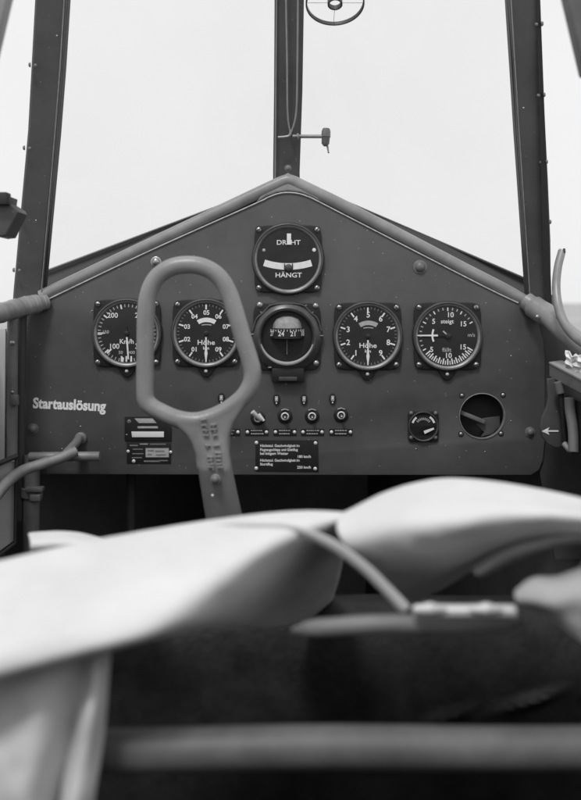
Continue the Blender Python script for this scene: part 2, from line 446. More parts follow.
# turn and bank indicator
c = (288, 259)
t, d, z = gauge('turn_indicator', c, 35, 33.5, 'turn and bank indicator with curved white ball tube, above the compass', 'gauge', screw=29)
d.text('DREHT', W(288.5,243,z), 4.6*K, 'dial_white', sx=1.15, bold=0.0001)
d.text('HÄNGT', W(288.5,275.5,z), 4.6*K, 'dial_white', sx=1.15, bold=0.0001)
arcband(d, (288,190), 73.5, 80.0, -108, -72.3, 'dial_white', z, n=24, th=0.0006)
d.dome(W(264,250.5,z), 1.6*K, 0.0005, 'dial_grey'); d.dome(W(314,250.3,z), 1.9*K, 0.0005, 'dial_white')
d.build('dial_face', t)
m = MB(); m.box(W(289,239.5,z+0.0009), (2.1*K,0.0004,5.5*K), 'dial_white'); needle(t, m)
m = MB(); m.lathe(W(288.5,267.8,z+0.0008), [(3.6*K,0.0),(3.2*K,0.0010),(1.6*K,0.0018)], 'bezel_black', n=20, cap1=True)
m.box(W(284.6,267.6,z+0.0008), (0.5*K,0.0003,3.8*K), 'dial_black'); m.box(W(292.4,267.4,z+0.0008), (0.5*K,0.0003,3.8*K), 'dial_black')
m.build('bank_ball', t)

# airspeed indicator
c = (127.5, 333)
t, d, z = gauge('airspeed_indicator', c, 34, 33.5, 'airspeed dial in km/h at the left end of the panel, half behind the grip', 'gauge', tab=9, screw=29)
for i in range(44):
    a = 262 - i*8.0
    if a < -82: break
    major = abs((i*8.0) % 40) < 1
    if 185 > a > 176: tick(d, c, 180, 22, 29, 1.3, 'dial_white', z)
    tick(d, c, a, 26.0 - (1.5 if major else 0), 29, 1.4 if major else 0.9, 'dial_grey' if not major else 'dial_white', z)
tick(d, c, 226, 22, 28, 1.6, 'dial_white', z)
for px in (122.5, 127.2, 132): d.box(W(px,358.7,z), (0.8*K,0.0002,2.8*K), 'dial_white')
for s, px, py, h in (('200',113.5,315.5,5),('250',141,315.5,5),('150',106.5,332,3.2),('300',149,332,3.2),('100',115,346.3,5),('350',141,346.3,5),('50',121.5,352.4,3),('400',132.5,352.4,3)):
    d.text(s, W(px,py,z), h*K, 'dial_white' if h > 4 else 'dial_grey', bold=0.0001)
d.text('Km/h', W(127.5,341.5,z), 4.6*K, 'dial_white', bold=0.00012)
d.build('dial_face', t)
def blade(m, c, deg, r0, r1, w0, w1, mt, d, th=0.0006):
    a = math.radians(deg); u = Vector((math.cos(a),0,math.sin(a))); n = Vector((-u.z,0,u.x)); o = W(c[0],c[1],d)
    q = [o+u*r0*K-n*w0*K/2, o+u*r1*K-n*w1*K/2, o+u*r1*K+n*w1*K/2, o+u*r0*K+n*w0*K/2]
    m.add(q + [p + Vector((0,th,0)) for p in q], [(3,2,1,0),(4,5,6,7),(0,1,5,4),(1,2,6,5),(2,3,7,6),(3,0,4,7)], mt)
m = MB(); blade(m, c, 274, 4, 26, 1.7, 1.3, 'dial_white', z+0.0014); blade(m, c, 274, -7, 4, 1.6, 1.6, 'dial_black', z+0.0014)
m.lathe(W(c[0],c[1],z), [(2.2*K,0.0),(2.2*K,0.0018),(1.5*K,0.0021)], 'dial_black', n=18, cap1=True); needle(t, m)

# two altimeters
def altimeter(c, label, nums, tone, hidden):
    t, d, z = gauge('altimeter', c, 34, 33.5, label, 'gauge', tab=9, screw=28.5)
    for i in range(50):
        a = 270 - i*7.2
        if i % 5 == 0: tick(d, c, a, 23.5, 28.5, 1.5, 'dial_white', z)
        else: tick(d, c, a, 26.8, 29, 0.7, 'dial_dim', z)
    for i, s in enumerate(nums):
        a = 270 - (i+1)*36
        p = ring_pts((c[0]+0.4, c[1]), 21.0 if len(s) == 1 else 20.2, a)
        d.text(s, W(p[0],p[1],z), (5.4 if len(s) == 1 else 4.4)*K, 'dial_white', bold=0.00016)
    d.text('Höhe', W(c[0],c[1]+9.5,z), 4.8*K, 'dial_white', bold=0.0001, sx=1.15)
    d.text('km', W(c[0],c[1]+15,z), 3.2*K, 'dial_white', sx=1.1, bold=0.0001)
    arcband(d, (c[0]+0.5, c[1]+3), 14.0, 18.4, 58, 122, 'dial_grey' if tone else 'dial_white', z)
    arcband(d, (c[0]+0.5, c[1]+12), 20, 21.0, 76, 104, 'dial_grey', z)
    d.build('dial_face', t)
    m = MB(); blade(m, c, 270, 4, 15, 1.5, 1.5, 'dial_white', z+0.0014); blade(m, c, 270, 15, 20, 1.5, 3.2, 'dial_white', z+0.0014); blade(m, c, 270, 20, 29, 3.2, 0.6, 'dial_white', z+0.0014)
    m.lathe(W(c[0],c[1],z), [(2.2*K,0.0),(2.2*K,0.0018),(1.5*K,0.0021)], 'dial_black', n=18, cap1=True); needle(t, m)
altimeter((206.5,333), 'altimeter dial seen through the loop of the control grip', ['01','02','03','04','05','06','07','08','09'], 0, 1)
altimeter((367.5,336), 'altimeter with single digits one to nine, just right of the compass', list('123456789'), 1, 0)

# variometer
c = (447, 336)
t, d, z = gauge('variometer', c, 34, 33.5, 'variometer with needle pointing left, rightmost large dial on the panel', 'gauge', tab=9, screw=28.5)
for i in range(61):
    a = 180 - 150 + i*5.0
    if a > 330: break
    big = i % 6 == 0
    if a > 215: tick(d, c, a, 22.5 if i % 2 == 0 else 24.5, 28.5, 1.3 if i % 2 == 0 else 0.9, 'dial_white', z)
    elif i % 2 == 0: tick(d, c, a, 25 if big else 26, 28.5, 1.1, 'dial_white' if big else 'dial_grey', z)
for s, px, py, h in (('10',449.5,315,5),('5',433,321.5,5),('15',462.3,324,5),('5',431,349.5,5),('15',462,347,5),('10',447.5,355.5,5)):
    d.text(s, W(px,py,z), h*K, 'dial_white', bold=0.00012)
d.text('m/s', W(470.5,335,z), 3.6*K, 'dial_grey', bold=0.0001)
d.text('steigt', W(446.5,321.5,z), 4.0*K, 'dial_white', bold=0.00008, sx=1.05); d.text('fällt', W(446,349.8,z), 4.0*K, 'dial_grey', bold=0.00008, sx=1.1)
d.build('dial_face', t)
m = MB(); blade(m, (447,335.3), 180, 10, 30.5, 1.9, 1.1, 'dial_white', z+0.0014)
arcband(m, (447,335.3), 14.6, 16.4, 157, 203, 'dial_white', z+0.0013, n=10)
blade(m, (447,335.3), 180, -4, 10, 1.6, 1.6, 'dial_black', z+0.0014); blade(m, (447,335.3), 138, 2, 6.5, 1.5, 1.5, 'dial_grey', z+0.0014)
m.lathe(W(c[0],c[1],z), [(2.6*K,0.0),(2.6*K,0.0018),(1.6*K,0.0021)], 'dial_black', n=18, cap1=True); needle(t, m)

# compass
c = (287, 336.5)
t = thing('compass', W(*c), 'magnetic compass in deep black bowl at the panel centre', 'compass', GROUP)
m = MB(); m.plate([xz(flange_outline(c, 35.5, 33.5, 0))[::-1]], 1.0-0.004, 0.0036, 'black_case', bevel=0.0009); fl = m.build('flange', t)
m = MB(); m.lathe(W(*c), [(35*K,0.003),(35*K,0.006),(34*K,0.0075),(31*K,0.0105),(28.5*K,0.0122),(27.2*K,0.0118),(25.8*K,0.0098),(25.3*K,0.006),(25*K,-0.004)], 'bezel_black', n=72)
# octagonal brow across the top
oct_ = [W(c[0]+x, c[1]+y, 0.0085) for x, y in ((-34,-6),(-30,-18),(-23,-24),(-16,-31),(0,-33),(16,-31),(23,-24),(30,-18),(34,-6))]
m.tube(crom(oct_, 40), 0.0012, 'bezel_black', n=10)
bz = m.build('bezel', t)
m = MB(); o = W(c[0], c[1], 0)
arc = [W(c[0]+26.6*math.cos(math.radians(a)), c[1]-26.6*math.sin(math.radians(a)), 0.0122) for a in range(196, 345, 4)]
m.tube(arc, [0.0008+0.0017*math.sin(PI*i/(len(arc)-1)) for i in range(len(arc))], 'pale_grey', n=10); m.build('pale_arc', bz)  # pale crescent along the lower bezel, thickest at the bottom
m = MB(); m.lathe(W(*c), [(25.2*K,0.006),(24.6*K,-0.003),(20*K,-0.012),(12*K,-0.018),(2*K,-0.02)], 'dial_black', n=48, cap1=True); m.build('bowl', t)
m = MB()
# compass card: short drum with a pale domed top and figures round its skirt
co = W(287.3,329,-0.002); r0 = 15.5*K
m.lathe(co, [(r0*1.12,-0.011),(r0*1.12,0.0),(r0*1.02,0.0012)], 'dial_black', n=40, axis=(0,0,1))
m.lathe(co + Vector((0,0,0.0006)), [(r0*1.0,0.0),(r0*0.95,0.006),(r0*0.78,0.0115),(r0*0.45,0.0145),(r0*0.05,0.0152)], 'card_paint', n=40, cap1=True, axis=(0,0,1))
for k, s in enumerate(('27','24','21','18')):
    a = math.radians(-60 + 40*k); n = Vector((math.sin(a), -math.cos(a), 0))
    mm = MB(); mm.text(s, Vector((0,0,0)), 4.6*K, 'dial_white', bold=0.00012)
    R = Matrix.Rotation(a, 4, 'Z')
    m.add([co + n*(r0*1.13) + Vector((0,0,-0.0055)) + (R @ v) for v in mm.v], mm.f, 'dial_white')
for k in range(17):
    a = math.radians(-80 + 10*k); n = Vector((math.sin(a), -math.cos(a), 0))
    m.box(co + n*(r0*1.125) + Vector((0,0,-0.0014)), (0.00035,0.0003,0.0014 if k % 2 else 0.0009), 'dial_white', Matrix.Rotation(a, 3, 'Z'))
m.build('compass_card', t)
m = MB(); m.box(W(287,341,0.0075), (0.35*K,0.0002,13*K), 'dial_dim'); m.build('lubber_line', t)
for px, py, rr in ((260,305,3.2),(315.5,306,3),(258.5,366,2.6),(316,363,3.0)):
    m = MB(); oo = W(px,py,0.0039); m.dome(oo, rr*K, 0.0022, 'screw_metal', n=18); m.build('screw', fl)
for px, py, a in ((271,305.5,0.3),(305,306,-0.4),(312,313,-0.8),(262,313,0.8),(252.5,334,0),(321,335.5,0),(270,367,0),(304,362.5,0.3)):
    m = MB(); m.rbox(W(px,py,0.0078 if py > 310 else 0.005), (1.9*K,0.0012,0.6*K), 0.0003, 'screw_metal', Matrix.Rotation(a,3,'Y'), seg=1); m.build('adjuster_mark', bz)
m = MB(); m.rbox(W(288,374.5,0.005), (16*K,0.005,7*K), 0.0012, 'black_case'); m.rbox(W(288,378,0.011), (9*K,0.002,2*K), 0.0006, 'bezel_black'); m.build('compensator', t)

# small gauge
c = (423, 426)
t = thing('gauge', W(*c), 'small square-flanged dial at lower right beside the round opening', 'gauge')
m = MB(); m.plate([xz(flange_outline(c, 15, 15.2, 0, e=10))[::-1]], 1.0-0.003, 0.0027, 'black_case', bevel=0.0006); fl = m.build('flange', t)
m = MB(); m.lathe(W(*c), [(15*K,0.002),(15*K,0.0042),(14.4*K,0.005),(13.6*K,0.0046),(13.2*K,0.003)], 'bezel_black', n=48); m.build('bezel', t)
d = MB(); d.lathe(W(*c), [(13.5*K,0.0024),(13.5*K,0.003)], 'dial_black', n=48, cap1=True)
arcband(d, c, 10.3, 12.3, 128, 162, 'dial_white', 0.0033, n=8); arcband(d, c, 10.3, 12.3, 18, 56, 'dial_white', 0.0033, n=8)
for k in range(9): tick(d, c, 40+12.5*k, 6.5, 8.8, 0.9, 'dial_grey', 0.0033)
d.build('dial_face', t)
m = MB(); blade(m, (424.5,431.5), 22, -1, 9.5, 3.2, 1.6, 'dial_white', 0.0045); m.lathe(W(424,431.5,0.003), [(1.6*K,0),(1.6*K,0.0014)], 'dial_black', n=14, cap1=True); needle(t, m)
for sx, sy in ((-1,-1),(1,-1),(-1,1),(1,1)):
    m = MB(); m.dome(W(c[0]+sx*12.2, c[1]+sy*12.2-1, 0.0029), 2.0*K, 0.0016, 'bolt_paint', n=16); m.build('screw', fl)

# empty instrument opening with the bracket behind it
t = thing('blank_mount', W(482,416), 'empty round instrument opening with a slanting bracket inside', 'mount')
m = MB(); m.lathe(W(482,416), [(23.2*K,0.0008),(22.3*K,0.0010),(22.0*K,0.0004),(22.0*K,-0.0045)], 'ring_metal', n=64); m.build('opening_ring', t)
m = MB(); m.lathe(W(482,416), [(24*K,-0.006),(24*K,-0.026)], 'hole_paint', n=48); m.lathe(W(482,416), [(24*K,-0.026),(1*K,-0.0261)], 'hole_paint', n=48, cap1=True); m.build('housing', t)
m = MB(); 
m.rbox(W(472.5,417.5,-0.010), (15*K,0.003,2.1*K), 0.001, 'tube_paint', Matrix.Rotation(math.radians(22),3,'Y'))
m.build('bracket', t)
m = MB(); m.plate([xz([(479,426),(486,420),(503,417.5),(503,428),(495,436),(484,438.5),(487,434)])[::-1]], 1.014, 0.003, 'panel_paint', bevel=0.0005); m.build('bracket_plate', t)
for px, py in ((462,395.5),(503,395),(461,434),(501,433.5)):
    m = MB(); m.dome(W(px,py), 2.1*K, 0.0018, 'screw_metal', n=16)
    m.lathe(W(px,py), [(2.8*K,0.0),(2.8*K,0.0005)], 'black_case', n=18, cap1=True); m.build('screw', t)

# toggle switches, indicators, name plates
sw = [(258,418,'toggle switch with bright lever thrown up to the left, nearest the stick'),
      (285,416,'second toggle switch from the stick, white ring round its tip'),
      (312,416,'third toggle switch from the stick, above the right end of the placard'),
      (341,415,'rightmost toggle switch of the row, past the placard edge')]
for i, (px, py, lab) in enumerate(sw):
    t = thing('toggle_switch', W(px,py), lab, 'switch', 'toggle switches in a row')
    m = MB(); m.lathe(W(px,py), [(7.4*K,0.0),(7.2*K,0.0016),(6.0*K,0.0026),(4.6*K,0.0028)], 'black_case', n=24, cap1=True); m.build('nut', t)
    m = MB(); ring = [W(px+3.3*math.cos(2*PI*k/24), py+3.3*math.sin(2*PI*k/24), 0.0034) for k in range(24)]
    m.tube(ring, 0.0010, 'rivet_metal', n=8, closed=True); m.build('collar', t)
    m = MB()
    if i == 0:
        m.tube([W(px+3,py+1,0.006), W(px-1,py-3,0.010), W(px-5,py-7.5,0.012)], [0.0024,0.0028,0.0030], 'rivet_metal', n=12)
        m.tube([W(px+1,py-5,0.007), W(px+6,py+2,0.007)], 0.0018, 'rivet_metal', n=10)
    else:
        m.lathe(W(px,py,0.003), [(1.5*K,0.0),(1.8*K,0.008),(1.4*K,0.010)], 'bezel_black', n=14, cap1=True)
        m.dome(W(px,py,0.0128), 0.9*K, 0.0006, 'rivet_metal', n=10)
        m.tube([W(px-3.5,py-6,0.003), W(px,py-7.2,0.004), W(px+3.5,py-6,0.003)], 0.0011, 'screw_metal', n=8)  # bright arc drawn as the highlight over the nut
    m.build('lever', t)
for i, (px, py, lab) in enumerate([(221.5,398,'small indicator seen through the bottom of the grip loop'), (276.5,399,'leftmost of the three small indicators right of the grip'), (304,399,'middle one of the three small indicators right of the grip'), (332.5,398.5,'rightmost of the three small indicators right of the grip')]):
    t = thing('indicator_lamp', W(px,py), lab, 'indicator', 'small indicators above the switches')
    m = MB(); m.plate([xz([(px+3.4*math.cos(a)*1.0, py+5.6*math.sin(a)) for a in [2*PI*k/24 for k in range(24)]])[::-1]], 1.0-0.0026, 0.0022, 'black_case', bevel=0.0006); hs = m.build('housing', t)
    m = MB(); m.rbox(W(px,py-0.3,0.0030), (1.6*K,0.0006,2.6*K), 0.0004, 'dial_grey', seg=1)
    m.box(W(px,py-0.6,0.0038), (0.7*K,0.0002,0.8*K), 'dial_white'); m.build('window', t)
    m = MB(); m.dome(W(px,py+4.0,0.0025), 0.9*K, 0.0006, 'rivet_metal', n=10); m.build('screw', hs)
plates = [(228.5,'name plate strip mostly hidden behind the grip'),(257,'name plate strip under the switch with bright lever'),(285,'name plate strip under the second switch'),(312.5,'name plate strip under the third switch'),(341,'name plate strip under the rightmost switch')]
for i, (px, lab) in enumerate(plates):
    t = thing('name_plate', W(px,432), lab, 'name plate', 'name plates under the switches')
    m = MB(); m.plate([xz([(px-11.5,428.6),(px+11.5,428.6),(px+11.5,435.6),(px-11.5,435.6)])[::-1]], 1.0-0.0008, 0.0007, 'black_case', bevel=0.0002)
    for r_, (a, b_) in enumerate(((430.4, 0.9), (433.6, 0.75))):
        x0 = px-6
        while x0 < px+6.0*b_:
            w = random.uniform(1.0,2.4); m.box(W(x0+w/2, a, 0.00095), (w/2*K,0.00012,0.55*K), 'dial_grey' if i else 'dial_dim'); x0 += w+0.5
    pt = m.build('plate', t)
    for s in (-9.5, 9.5):
        m = MB(); m.dome(W(px+s,432,0.0007), 1.75*K, 0.0010, 'rivet_metal', n=14); m.build('rivet', pt)

# speed placard
t = thing('placard', W(287.5,470), 'black speed limit placard with five lines of white writing', 'sign')
m = MB(); m.plate([xz([(255.5,440),(318,440),(318.5,471.5),(255.5,471)])[::-1]], 1.0-0.0010, 0.0008, 'black_case', bevel=0.0002)
for s, px, py, al in (('Höchstzul. Geschwindigkeit im',260,445.6,'LEFT'),('Flugzeugschlepp und Gleitflug',260,449.6,'LEFT'),('bei böigem Wetter',260,453.4,'LEFT'),('180 km/h',311,456.5,'RIGHT'),('Höchstzul. Geschwindigkeit im',260,460.2,'LEFT'),('Sturzflug',260,464.0,'LEFT'),('250 km/h',311,467.2,'RIGHT')):
    m.text(s, W(px,py,0.00115), 2.55*K, 'dial_white', align=al, sx=0.87 if len(s) > 20 else 1.0, bold=0.00010)
m.build('plate', t)
for px, py in ((256.5,442.6),(315.5,443),(256.3,468.2),(315.2,468.6)):
    m = MB(); m.dome(W(px,py,0.0009), 1.9*K, 0.0011, 'rivet_metal', n=14); m.build('rivet', t)

# card holder and type plate by the stick
t = thing('card_holder', W(148,440), 'black card holder with three pale strips, left of the stick', 'card holder')
m = MB(); m.plate([xz([(125,416.5),(165,415.5),(171.5,427),(171.5,440.5),(125,440.5)])[::-1]], 1.0-0.0022, 0.0018, 'black_case', bevel=0.0005); m.build('backing', t)
m = MB(); m.plate([xz([(135,418.2),(153,418.2),(157,422.8),(139,422.8)])[::-1]], 1.0-0.0028, 0.0005, 'dial_grey', bevel=0.0001); m.build('strip', t)
m = MB(); m.plate([xz([(138,426.0),(158,426.0),(158.5,428.0),(138,428.0)])[::-1]], 1.0-0.0028, 0.0005, 'dial_grey', bevel=0.0001); m.build('strip', t)
m = MB(); m.plate([xz([(131.8,431.2),(164.2,431.2),(164.2,436.8),(132.5,436.8)])[::-1]], 1.0-0.0028, 0.0005, 'paper', bevel=0.0001); m.build('strip', t)
for px, py, r in ((129.5,421.3,2.2),(167.3,422.5,1.1),(127,434.5,0.9)):
    m = MB(); m.dome(W(px,py,0.0021), r*K, 0.001, 'screw_metal' if r < 2 else 'bolt_paint', n=12); m.build('screw', t)
t = thing('type_plate', W(150,463), 'riveted type plate with grey field, below the card holder', 'sign')
m = MB(); m.plate([xz([(127,443.2),(171,443.2),(171,463.2),(127,463.2)])[::-1]], 1.0-0.0010, 0.0008, 'black_case', bevel=0.0002)
for px, py, w, h, mt in ((134,445.2,4,0.7,'dial_dim'),(144,443.9,4,0.5,'dial_grey'),(158,444,8,0.5,'dial_dim'),(138,449,5,0.5,'dial_dim'),(138,453.5,5.5,0.5,'dial_dim'),(137,457.5,5,0.5,'dial_dim'),(152,461,8,0.7,'dial_dim'),(163,460.4,5,0.5,'dial_dim')):
    m.box(W(px,py,0.00115), (w*K,0.00012,h*K), mt)
m.build('plate', t)
m = MB(); m.plate([xz([(145.8,448),(169,448),(169,457),(145.8,457)])[::-1]], 1.0-0.0014, 0.0004, 'dial_grey')
for px, py, w in ((151,450.3,3),(160,450.8,4.5),(150,454.2,2.2),(161,454.6,5)): m.box(W(px,py,0.0016), (w*K,0.0001,0.7*K), 'dial_dim')
m.build('field', t)
for px, py, r in ((128.2,451.2,1.7),(170.8,452,1.6),(133.8,461,1.9)):
    m = MB(); m.dome(W(px,py,0.0009), r*K, 0.0011, 'rivet_metal', n=14); m.build('rivet', t)

# tow release T handle and its rod
t = thing('release_handle', W(70,453,0.02), 'grey T-shaped release handle with curved rod under the white lettering', 'handle')
m = MB(); m.tube([W(35,453.5,0.022), W(36,453.5,0.022), W(103,452.8,0.022), W(104,452.8,0.022)], [0.0050,0.0056,0.0056,0.0050], 'steel_grey', n=18); m.build('crossbar', t)
m = MB(); m.tube(crom([W(80,437,0.004), W(79,441,0.014), W(75,446,0.024), W(71,451,0.030)], 14), 0.0052, 'tube_paint', n=14)
m.lathe(W(81,438,0.0), [(6*K,0.0),(6*K,0.003),(4*K,0.005)], 'tube_paint', n=20, cap1=True); m.build('knuckle', t)
m = MB(); m.tube(crom([at(76,451,0.965), at(60,458,0.955), at(42,464,0.945), at(22,471,0.93), at(5,485,0.90), at(-15,512,0.86), at(-45,560,0.8)], 40), 0.0062, 'steel_grey', n=18); m.build('rod', t)

# ------------------------------------------------------------------ windscreen
ws = thing('windscreen', at(287,178,1.03), 'clear two-pane windscreen with three dark leaning posts', 'windscreen')
def post(name, edges, depth, label=None):
    """edges: list of (py, left px, right px, Y)"""
    m = MB(); rows = []
    for py, a, b_, Y in edges:
        l = at(a, py, Y); r = at(b_, py, Y); bv = (r-l)*0.08; dv = Vector((0, depth, 0)); f = Vector((0, 0.0022, 0))
        rows.append([l+f, l+bv, r-bv, r+f, r+dv, l+dv, l+f])
    m.grid(rows, 'post_paint'); return m.build(name, ws, smooth=30)
pl_ = post('post', [(304,12,41,1.004),(290,13,42,1.004),(240,17.5,46.5,0.99),(180,23,52,0.972),(130,27.5,56.5,0.957),(65,31,61.5,0.94),(0,34.5,65.5,0.92),(-80,38,70,0.90)], 0.020)
pr_ = post('post', [(306,530,551.5,1.004),(240,525.5,551,0.99),(180,521.5,548.5,0.972),(130,518,546,0.957),(65,514,543,0.94),(0,509.8,540,0.92),(-80,505,537,0.90)], 0.020)
post('post', [(190,273,300,1.022),(172,273,299.7,1.02),(90,274,302.5,1.0),(0,274.5,304,0.98),(-80,275,305.5,0.96)], 0.022)
m = MB()   # seals and glazing strips along the posts
m.tube([at(43,292,1.012), at(52.8,180,0.98), at(57.4,130,0.965), at(66.6,0,0.928), at(71,-80,0.908)], 0.0016, 'seal_rubber', n=8)
m.build('seal', pl_)
m = MB(); m.tube([at(524.8,240,0.998), at(517,130,0.965), at(508.8,0,0.928), at(504,-80,0.908)], 0.0016, 'seal_rubber', n=8)
m.build('seal', pr_)
for k_, e in enumerate(([(304,40.3,1.001),(180,51.0,0.969),(130,55.2,0.954),(65,60.2,0.937),(0,64.2,0.917),(-80,69,0.897)], [(304,530.5,1.001),(240,526.3,0.987),(130,519,0.954),(0,511,0.917),(-80,506,0.897)])):
    m = MB(); m.tube([at(a, y, Y) for y, a, Y in e], 0.0007, 'ring_metal', n=6); m.build('edge_strip', (pl_, pr_)[k_])
m = MB(); m.tube([at(275,190,1.018), at(276.5,0,0.977), at(277,-80,0.957)], 0.0009, 'rim_paint', n=6)
m.build('edge_strip', ws)
m = MB()   # darker side strip of the right post
m.hexa([at(544.5,304,1.001), at(551.8,304,1.003), at(551.8,304,1.012), at(544.5,304,1.012), at(534.5,-80,0.897), at(537.3,-80,0.899), at(537.3,-80,0.908), at(534.5,-80,0.908)], 'seal_rubber')
m.build('seal', ws)
for px, py, Y in ((30.5,65,0.934),(24.8,148,0.957),(19.5,213,0.975),(14.5,270,0.99),(541.5,24,0.922),(543.5,95,0.943),(546,162,0.963),(549.5,222,0.981)):
    m = MB(); sg = 1 if px < 290 else -1
    m.lathe(at(px+0.2*sg,py,Y), [(0.0027,0.0),(0.0027,0.0012),(0.0016,0.0024)], 'tube_paint', n=14, cap1=True, axis=(-sg,-0.25,0)); m.build('screw', pl_ if sg > 0 else pr_)
    m = MB(); m.dome(at(px+5.0*sg, py+0.5, Y-0.0005), 0.0020, 0.0012, 'bolt_paint', n=12); m.build('screw', pl_ if sg > 0 else pr_)
for px, py, Y in ((57,36,0.928),(36,220.5,0.98),(523.5,108,0.945),(560,0,0.9)):
    if px < 550:
        m = MB(); m.dome(at(px,py,Y), 0.0011, 0.0008, 'screw_metal', n=10); m.build('rivet', ws)
# lower sill bars
def bar(a, b_, name, ht, dp, mt):
    m = MB(); dz = Vector((0,0,-ht)); dy = Vector((0,dp,0))
    m.hexa([a+dz, b_+dz, b_+dz+dy, a+dz+dy, a, b_, b_+dy, a+dy], mt); m.build(name, ws)
bar(at(22,279,1.14), at(292,177.5,1.155), 'sill_bar', 0.013, 0.016, 'post_paint')
bar(at(284,174,1.155), at(545,286,1.14), 'sill_bar', 0.013, 0.016, 'seal_rubber')
m = MB(); m.tube([at(28,278,1.137), at(288,180,1.152)], 0.0012, 'tube_paint', n=6); m.build('edge_strip', ws)
m = MB(); m.tube([at(288,177,1.152), at(540,285,1.137)], 0.0010, 'tube_paint', n=6); m.build('edge_strip', ws)
# panes
def pane(q):
    m = MB(); m.add(q + [p + Vector((0,0.0025,0)) for p in q], [(0,1,2,3),(7,6,5,4),(0,4,5,1),(1,5,6,2),(2,6,7,3),(3,7,4,0)], 'clear_glazing'); m.build('pane', ws, smooth=0)
pane([at(38,283,1.03), at(287,181,1.16), at(289,-90,0.985), at(56,-90,0.925)])
pane([at(289,181,1.16), at(536,290,1.03), at(520,-90,0.925), at(291,-90,0.985)])
# cable on the centre post
cb = thing('cable', at(291,130,0.995), 'thin wire loop running down the centre post to a hook', 'cable')
m = MB(); m.tube(crom([at(285,-80,0.955), at(286,0,0.972), at(287,60,0.985), at(287.5,110,0.997), at(289.5,129,1.002), at(292,130,1.002), at(296.3,110,0.997), at(297.3,60,0.985), at(297.8,0,0.972), at(298,-80,0.955)], 70), 0.0011, 'steel_grey', n=8); m.build('wire', cb)
m = MB(); m.tube(crom([at(278,137.5,1.0), at(285,137,1.0), at(289.5,135.5,1.0), at(291,130,1.0)], 14), 0.0016, 'steel_grey', n=8); m.build('hook', cb)
# sight bracket on the centre post
kb = thing('bead_sight', at(300,137,0.99), 'short rod with hexagonal knob sticking out of the centre post', 'sight')
m = MB(); m.tube([at(293,136.5,0.995), at(323,136.5,0.985)], 0.0022, 'steel_grey', n=12); m.dome(at(297,136.5,0.99), 0.004, 0.003, 'steel_grey', axis=(1,0,0)); m.build('rod', kb)
m = MB(); m.lathe(at(325.8,137,0.985), [(0.0022,-0.011),(0.0046,-0.008),(0.0048,-0.001),(0.0056,0.0),(0.0052,0.007),(0.004,0.010)], 'bolt_paint', n=8, cap0=True, cap1=True, axis=(0.06,0,1)); m.build('knob', kb)
m = MB(); m.tube([at(327,144,0.985), at(328.5,152.5,0.985)], [0.0014,0.0008], 'steel_grey', n=8); m.dome(at(328.5,152.5,0.985), 0.0013, 0.001, 'steel_grey', axis=(0,0,-1), n=8); m.build('pin', kb)
# ring sight
rs = thing('ring_sight', at(335,3,0.90), 'dark ring sight with inner ring and cross wires at the top', 'sight')
RC = at(335,3,0.90); A = math.radians(25)
def rp(r, t): return RC + Vector((r*math.cos(t), -r*math.sin(t)*math.cos(A), r*math.sin(t)*math.sin(A)))
def band(m, r, h, w, mt, n=64):
    nv = Vector((0, math.sin(A), math.cos(A)))
    vs = []; fs = []
    for i in range(n):
        t = 2*PI*i/n
        for rr, hh in ((r-w,-h),(r+w,-h),(r+w,h),(r-w,h)): vs.append(rp(rr,t) + nv*hh)
    for i in range(n):
        j = (i+1) % n
        for k in range(4): fs.append((i*4+k, i*4+(k+1)%4, j*4+(k+1)%4, j*4+k))
    m.add(vs, fs, mt)
m = MB(); band(m, 0.0310, 0.0022, 0.0008, 'post_paint'); m.build('outer_ring', rs)
m = MB(); band(m, 0.0072, 0.0028, 0.0009, 'post_paint', 32); m.build('inner_ring', rs)
m = MB()
for t0 in (0, PI/2, PI, 3*PI/2): m.tube([rp(0.0072,t0), rp(0.031,t0)], 0.00025, 'steel_grey', n=6)
m.build('cross_wire', rs)
m = MB(); m.tube(crom([rp(0.031, PI*0.62), rp(0.040,PI*0.72)+Vector((0,0.01,0.01)), at(303,-25,0.96), at(296,-40,0.975)], 16), 0.0025, 'post_paint', n=10); m.build('arm', rs)

# canopy bars in the top corners
def cbar(lab, q, mt):
    m = MB(); dv = Vector((0,0.012,0)); m.hexa([q[0],q[1],q[1]+dv,q[0]+dv,q[3],q[2],q[2]+dv,q[3]+dv], mt)
    o = m.build('canopy_bar', loc=q[0]); tag(o, lab, 'canopy bar', 'canopy bars at the frame edges')
    md = o.modifiers.new('bevel','BEVEL'); md.width = 0.002; md.segments = 2
cbar('grey slanting canopy bar cut off by the top left corner', [at(-26,60,0.62), at(-6.5,60,0.62), at(18,-45,0.60), at(-4,-45,0.60)], 'pale_grey')
cbar('grey slanting canopy bar cut off by the top right corner', [at(584,75,0.62), at(606,75,0.62), at(580,-45,0.60), at(556,-45,0.60)], 'tube_paint')
# dark fitting at the left edge
m = MB(); Y = 0.8
m.plate([[(at(x,y,Y).x, at(x,y,Y).z) for x, y in ((-14,190),(0,193),(8,196),(7,202.5),(16,208),(18,212),(6,236),(-2,237),(-20,228))]][::1], Y, 0.03, 'post_paint', bevel=0.002)
m.rbox(at(2,199,Y-0.004), (0.007,0.006,0.006), 0.0015, 'dark_paint')
tag(m.build('canopy_fitting', loc=at(-5,237,Y+0.015)), 'dark angular fitting jutting in at the left edge beside the post', 'fitting')

